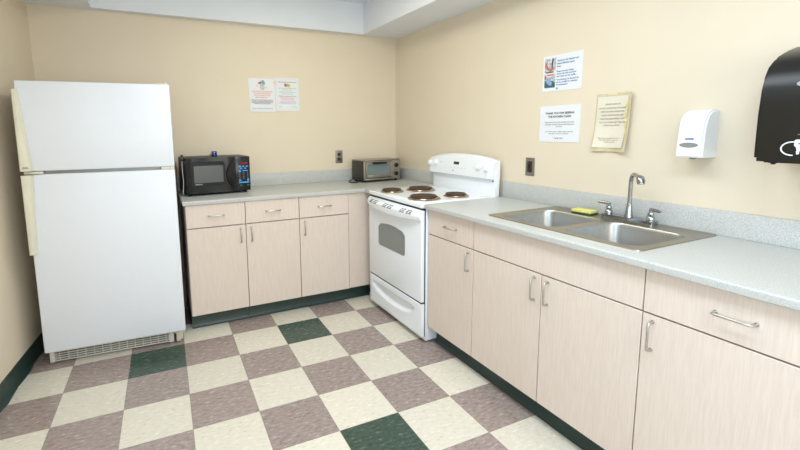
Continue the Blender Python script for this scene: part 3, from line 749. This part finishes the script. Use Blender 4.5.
# ------------------------------------------------------------------ papers
def sheet(w_, h_, m, curl=0., skew=0., name='paper', parent=None, th=.0004, off=.001, side=0.):
    """paper hung at its centre; lower corners curl slightly off the wall"""
    bm = NB(); nx, nz = 10, 12
    def Y(u, v): return -off-curl*max(0, -v)**2*(.4+.6*abs(u))-side*max(0, u)**2
    F_ = [[bm.verts.new((w_/2*u+skew*v, Y(u, v), h_/2*v)) for v in [-1+2*k/nz for k in range(nz+1)]] for u in [-1+2*i/nx for i in range(nx+1)]]
    for i in range(nx):
        for k in range(nz): bm.faces.new((F_[i][k], F_[i+1][k], F_[i+1][k+1], F_[i][k+1]))
    r = bmesh.ops.extrude_face_region(bm, geom=bm.faces[:])
    for v in [g for g in r['geom'] if isinstance(g, bmesh.types.BMVert)]: v.co.y += th
    bmesh.ops.recalc_face_normals(bm, faces=bm.faces[:])
    return obj(name, bm, m, parent)
def lines(parent, ls, m, name='printed_line', y=-.0016):
    for s, x, z, size, wd, al in ls:
        bm = NB(); text_into(bm, s, x, z, size, wd, al, y, bold=size*.03); obj(name, bm, m, parent)
# right wall, upper sheet with two photographs
t = thing('notice', 'white landscape notice with two photos and blue writing, uppermost on right wall', 'paper', (XR, -1.1375, 1.6885), -PI/2)
t.rotation_euler = (0, 0, -PI/2)
sheet(.270, .206, paper_m, .002, parent=t)
bm = NB(); box(bm, -.122, -.044, -.0018, -.0012, .004, .088); p1 = obj('photo', bm, inkk_m, t)
bm = NB(); box(bm, -.112, -.06, -.0022, -.0018, .006, .012); prism(bm, [(-.06, .085), (-.07, .085), (-.075, .03), (-.066, .03)], -.0023, -.0018, 'y'); obj('dark_details', bm, ink_m, p1)
bm = NB(); prism(bm, [(-.121, .075), (-.108, .06), (-.095, .035), (-.075, .026), (-.06, .034), (-.052, .05), (-.056, .028), (-.075, .014), (-.1, .02), (-.121, .04)], -.0025, -.0018, 'y'); obj('hand_print', bm, skin_m, p1)
bm = NB(); box(bm, -.122, -.044, -.0018, -.0012, -.082, -.002); p2 = obj('photo', bm, inkk_m, t)
bm = NB(); prism(bm, [(-.121, -.081), (-.045, -.081), (-.047, -.05), (-.07, -.04), (-.1, -.044), (-.121, -.036)], -.0021, -.0018, 'y'); obj('sink_print', bm, inkt_m, p2)
bm = NB(); prism(bm, [(-.118, -.02), (-.104, -.02), (-.078, -.036), (-.066, -.052), (-.07, -.068), (-.09, -.064), (-.108, -.046)], -.0025, -.0018, 'y'); obj('glove_print', bm, mat('pale_blue_print', rgb(142, 166, 196), .6, noise=.08, nscale=40), p2)
bm = NB(); box(bm, -.1, -.06, -.0026, -.0018, -.010, -.004); prism(bm, [(-.121, -.008), (-.108, -.012), (-.112, -.03), (-.121, -.03)], -.0026, -.0018, 'y'); obj('red_details', bm, red_m, p2)
lines(t, [('Thank you for keeping our', -.036, .064, .013, .145, 'LEFT'), ('shared kitchen space', -.036, .048, .013, .118, 'LEFT'), ('clean.', -.036, .032, .013, .03, 'LEFT'),
          ('Please rinse your dishes,', -.036, .004, .012, .115, 'LEFT'), ('throw out trash and food', -.036, -.010, .012, .130, 'LEFT'), ('and wipe up any spills.', -.036, -.024, .012, .130, 'LEFT'),
          ('The kitchen is shared by', -.036, -.044, .013, .150, 'LEFT'), ('all, be mindful to maintain', -.036, -.058, .013, .142, 'LEFT'), ('housekeeping.', -.036, -.072, .013, .08, 'LEFT')], inkb_m)
bm = NB(); prism(bm, [(-.034, -.094), (-.026, -.094), (-.021, -.084), (-.034, -.084)], -.0019, -.0012, 'y'); obj('logo', bm, inkb_m, t)
# right wall, lower sheet
t = thing('notice', 'white landscape notice with black capital headline, thanking for a clean kitchen', 'paper', (XR, -1.1345, 1.3968), -PI/2)
sheet(.282, .212, paper_m, .002, parent=t)
lines(t, [('THANK YOU FOR KEEPING', .0, .056, .016, .20, 'CENTER'), ('THE KITCHEN CLEAN', .0, .036, .016, .158, 'CENTER'), ('THANK YOU', -.005, -.088, .011, .076, 'CENTER')], ink_m)
lines(t, [('Please clean up, throw out any leftover food and', 0, .006, .0095, .20, 'CENTER'), ('wipe tables, counters, and microwave after usage', 0, -.007, .0095, .20, 'CENTER'), ('once again.', 0, -.019, .0095, .045, 'CENTER'),
          ('If you need to report a problem, please contact the', 0, -.048, .009, .19, 'CENTER'), ('front desk or email the coordinator.', 0, -.060, .009, .14, 'CENTER')], inkg_m)
# right wall, old notice in a yellowed sleeve
t = thing('notice', 'old yellowed portrait notice in a curling plastic sleeve on the right wall', 'paper', (XR, -1.464, 1.396), -PI/2)
sheet(.202, .296, sleeve_m, .016, skew=.006, name='plastic_sleeve', parent=t, side=.020)
sheet(.172, .262, paper2_m, .016, skew=.006, name='paper', parent=t, off=.0024, side=.012).location = (-.006, 0, .002)
def curved_lines(parent, ls, m, fn, name='printed_line'):
    for s, x, z, size, wd, al in ls:
        bm = NB(); text_into(bm, s, x, z, size, wd, al, 0, bold=size*.025)
        for v in bm.verts: v.co.y += fn(v.co.x, v.co.z)
        obj(name, bm, m, parent)
def fy(x, z):
    u = (x+.006)/.086; v = z/.131
    return -.0024-.016*max(0, -v)**2*(.4+.6*abs(u))-.012*max(0, u)**2-.0012
curved_lines(t, [('PLEASE CLEAN UP', 0, .090, .011, .085, 'CENTER'), ('DO NOT LEAVE FOOD IN THE SINK', 0, .070, .011, .155, 'CENTER'), ('WIPE COUNTERS BEFORE YOU', 0, .052, .011, .135, 'CENTER'),
                 ('LEAVE THIS KITCHEN AND', 0, .034, .011, .125, 'CENTER'), ('TAKE YOUR BELONGINGS WITH', 0, .016, .011, .14, 'CENTER'), ('YOU. ALL ITEMS LEFT WILL BE', 0, -.002, .011, .15, 'CENTER'), ('THROWN AWAY.', 0, -.018, .011, .095, 'CENTER'),
                 ('Please report any problems with the kitchen', -.004, -.082, .008, .135, 'CENTER'), ('to the office staff so it can be repaired', -.004, -.092, .008, .125, 'CENTER'), ('as soon as possible.', -.004, -.102, .008, .06, 'CENTER')], inkf_m, fy)
bm = NB()
for z, h_, o_ in ((.085, .016, 0), (.06, .01, .003), (.038, .022, -.002), (.008, .012, .002), (-.014, .018, -.003), (-.05, .02, 0)): box(bm, .080+o_, .090+o_, -.0205, -.0195, z-h_/2, z+h_/2)
obj('tape_scraps', bm, tape_m, t)
bm = NB(); box(bm, -.03, .03, -.0016, -.0008, .139, .152); obj('tape', bm, ctape_m, t)
# back wall, left sheet
t = thing('notice', 'white notice with red writing and a bin drawing, left one on back wall', 'paper', (.7505, YB, 1.672))
sheet(.214, .273, paper_m, .004, skew=-.003, parent=t)
def frontprint(parent, name, shapes, m, y=-.0024):
    bm = NB()
    for s in shapes: prism(bm, s, y, y+.0006, 'y')
    return obj(name, bm, m, parent)
bn = frontprint(t, 'bin_drawing', [[(-.022, .102), (.026, .102), (.020, .044), (-.014, .044)]], mat('bin_print', rgb(176, 176, 172), .6, col2=rgb(214, 214, 210), nscale=80))
frontprint(bn, 'bin_litter', [[(-.034, .098), (-.012, .112), (.0, .104), (-.006, .094), (-.03, .09)]], red_m, -.0028)
frontprint(bn, 'bin_lid', [[(-.002, .118), (.022, .112), (.028, .094), (.002, .092)]], mat('cyan_print', rgb(86, 166, 186), .6, noise=.05), -.0029)
frontprint(bn, 'bin_bag', [[(.0, .120), (.016, .124), (.014, .110), (.0, .108)]], inkg_m, -.0027)
frontprint(t, 'yellow_stars', [[(-.047, .076), (-.038, .082), (-.032, .074), (-.038, .066)], [(.030, .064), (.037, .068), (.042, .060), (.035, .054)]], yel_m)
lines(t, [('PLEASE THROW ALL OF YOUR TRASH', 0, .026, .012, .172, 'CENTER'), ('AND FOOD IN THE BIN. PLEASE', 0, .010, .012, .145, 'CENTER'), ('DO NOT LEAVE IT IN THE', 0, -.006, .012, .132, 'CENTER'), ('SINK! THANK YOU', -.006, -.022, .012, .10, 'CENTER')], inkr_m, y=-.0018)
lines(t, [('If there is no room in the bin please take your', 0, -.042, .0095, .18, 'CENTER'), ('trash bag to the dumpster outside and put in a', 0, -.052, .0095, .17, 'CENTER'), ('new bag for the next person that uses it and', 0, -.062, .0095, .172, 'CENTER'), ('wash your own dishes', 0, -.072, .0095, .14, 'CENTER'), ('Thank you for helping to keep this kitchen clean', 0, -.112, .0085, .17, 'CENTER')], inkg_m, 'printed_line', y=-.0042)
# back wall, right sheet
t = thing('notice', 'white notice with pastel coloured writing, right one of the pair on back wall', 'paper', (.966, YB, 1.684))
sheet(.204, .274, paper_m, .003, skew=-.002, parent=t)
frontprint(t, 'border', [[(-.092, .127), (.092, .127), (.092, .125), (-.092, .125)], [(-.092, -.125), (.092, -.125), (.092, -.127), (-.092, -.127)], [(.090, .125), (.092, .125), (.092, -.125), (.090, -.125)], [(-.092, .125), (-.090, .125), (-.090, -.125), (-.092, -.125)]], mat('pale_blue_border', rgb(206, 212, 228), .6, noise=.02))
lines(t, [('PLEASE HELP KEEP OUR KITCHEN CLEAN', .002, .098, .011, .155, 'CENTER')], inkg_m, y=-.0018)
im = frontprint(t, 'picture', [[(-.026, .090), (-.006, .086), (-.004, .064), (-.024, .066)]], red_m)
frontprint(im, 'picture_green', [[(-.008, .088), (.012, .09), (.012, .068), (-.006, .062)]], inkgr_m, -.0026)
frontprint(im, 'picture_yellow', [[(.010, .09), (.026, .084), (.028, .066), (.014, .056), (.004, .062), (.012, .07)]], yel_m, -.0028)
lines(t, [('Take turns and share the kitchen with the', 0, .048, .010, .155, 'CENTER'), ('other people using it.', 0, .034, .010, .09, 'CENTER'), ('Wash and dry all the dishes you use', 0, .016, .010, .145, 'CENTER'), ('and put them away', 0, .001, .010, .10, 'CENTER')], inkgr_m, 'printed_line', y=-.0018)
lines(t, [('Wipe down the counters, stove and microwave', 0, -.018, .010, .155, 'CENTER')], inkg_m, 'printed_line', y=-.0022)
lines(t, [('Empty the refrigerator of any food', 0, -.033, .010, .13, 'CENTER'), ('that belongs to you before', 0, -.048, .010, .11, 'CENTER'), ('the end of the week, every Friday', .004, -.063, .010, .14, 'CENTER')], mat('pink_ink', rgb(232, 160, 160), .7, noise=.02), 'printed_line', y=-.0030)
lines(t, [('everything left behind will be thrown out', 0, -.076, .010, .15, 'CENTER'), ('THANK', -.065, -.108, .010, .03, 'CENTER'), ('YOU', .06, -.108, .010, .05, 'CENTER')], mat('pale_blue_ink', rgb(164, 186, 220), .7, noise=.02), 'printed_line', y=-.0042)
bm = NB(); box(bm, -.120, -.094, -.0026, -.0019, .082, .105); obj('tape', bm, ctape_m, t)

# ------------------------------------------------------------------ soap dispenser
t = thing('soap_dispenser', 'small white soap dispenser with grey oval window on the right wall', 'soap dispenser', (XR, -1.885, 1.2405), -PI/2)
hw = .0515
bm = NB()
pr = [(0, .0), (0, .197), (-.010, .200), (-.035, .198), (-.060, .190), (-.078, .176), (-.089, .155), (-.096, .125), (-.101, .08), (-.104, .04), (-.106, .004), (-.103, .0)]
prism(bm, pr, -hw, hw, 'x')
bmesh.ops.bevel(bm, geom=[e for e in bm.edges if abs(abs(e.verts[0].co.x)-hw) < 1e-5 and abs(e.verts[0].co.x-e.verts[1].co.x) < 1e-5 and e.verts[0].co.y < -.004 and e.verts[1].co.y < -.004], offset=.007, segments=3, affect='EDGES')
bd = obj('cover', bm, wht_m, t)
bm = NB(); n = 24
a_ = [(-.002+.036*math.cos(2*PI*k/n), .052+.0105*math.sin(2*PI*k/n)) for k in range(n)]
prism(bm, a_, -.1055, -.09, 'y'); obj('level_window', bm, greywin_m, bd)
bm = NB(); box(bm, -.018, .014, -.1032, -.09, .074, .0815, .001); lg = obj('logo', bm, blue_m, bd)
bm = NB(); text_into(bm, 'Kleenex', -.002, .0757, .0065, width=.027, y=-.1035); obj('lettering', bm, whmark_m, lg)
bm = NB(); n = 20      # arched push pad under the window
pts_ = [(.036*math.cos(PI*k/n), .006+.026*math.sin(PI*k/n)) for k in range(n+1)]
prism(bm, pts_, -.1078, -.09, 'y'); obj('push_bar', bm, wht_m, bd)
bm = NB(); lathe(bm, [(0, -.008), (.010, -.008), (.014, .001), (0, .001)], (0, -.07, 0), 'z', 16); obj('nozzle', bm, greywin_m, bd)

# ------------------------------------------------------------------ paper towel dispenser
t = thing('paper_towel_dispenser', 'large smoked black paper towel dispenser at the right edge of the wall', 'towel dispenser', (XR, -2.1625-.16, 1.247), -PI/2)
hw = .16
pr = [(0, .0), (0, .405), (-.04, .400), (-.103, .382), (-.168, .358), (-.205, .329), (-.225, .294), (-.238, .247), (-.246, .160), (-.245, .06), (-.243, .0)]
bm = NB(); prism(bm, pr, -hw, hw, 'x')
bmesh.ops.bevel(bm, geom=[e for e in bm.edges if abs(abs(e.verts[0].co.x)-hw) < 1e-5 and abs(e.verts[0].co.x-e.verts[1].co.x) < 1e-5 and min(e.verts[0].co.y, e.verts[1].co.y) < -.05], offset=.012, segments=3, affect='EDGES')
cv = obj('cover', bm, smoke_m, t)
bm = NB(); box(bm, -.145, .145, -.20, -.02, -.006, .0005, .002); obj('base_tray', bm, bsat_m, t)
bm = NB(); lathe(bm, [(0, -.011), (.006, -.011), (.008, -.004), (0, -.004)], (-.115, -.205, 0), 'z', 12); box(bm, -.125, -.10, -.22, -.19, -.006, 0., .002); obj('latch', bm, bsat_m, t)
def yfront(z):
    P = sorted([(b, a) for a, b in pr[1:]])
    for (z0, y0), (z1, y1) in zip(P, P[1:]):
        if z0 <= z <= z1: return y0+(y1-y0)*(z-z0)/(z1-z0)
    return -.24
def mark(name, shapes, m, d=.0012, dz=0.):
    bm = NB()
    for s in shapes:
        s = [(a, b+dz) for a, b in s]; zc = sum(p[1] for p in s)/len(s); y = yfront(zc)-d
        prism(bm, s, y, y+.003, 'y')
    return obj(name, bm, m, cv)
# pictogram: hand with towel and a looping sheet
ox = -.001; dz = -.046
bm = NB()
y = yfront(.10)-.0022
tube(bm, [(-.052+ox+.030*math.cos(q)*1.0, y, .092+dz+.022*math.sin(q)) for q in [math.radians(75+k*11) for k in range(19)]], .0022, 8)
obj('towel_pictogram_loop', bm, whmark_m, cv)
mark('towel_pictogram', [rrect(-.050+ox, .0+ox, .098, .122, .006), [(-.045+ox, .098), (-.008+ox, .098), (-.012+ox, .084), (-.042+ox, .084)],
     [(-.044+ox, .084), (-.036+ox, .084), (-.036+ox, .075), (-.042+ox, .073)], [(-.032+ox, .084), (-.024+ox, .084), (-.024+ox, .069), (-.030+ox, .069)], [(-.02+ox, .084), (-.013+ox, .084), (-.013+ox, .076), (-.018+ox, .074)],
     rrect(.006+ox, .04+ox, .094, .118, .005)], whmark_m, dz=dz)
mark('towel_pictogram_slot', [rrect(-.040+ox, -.012+ox, .107, .110, .0012)], smoke_m, .0018, dz)
mark('caption', [rrect(-.045, .0, .137, .1395, .001)], inkg_m, dz=dz)
bm = NB(); y = yfront(.33); n = 24
lathe(bm, [(0, -.002), (.021, -.002), (.021, .002), (0, .002)], (0, 0, 0), 'y', 24); e = obj('emblem', bm, mat('pale_emblem', rgb(150, 166, 176), .4, noise=.03), cv, loc=(-.044, yfront(.254)-.001, .256))
e.scale = (1, 1, .45)
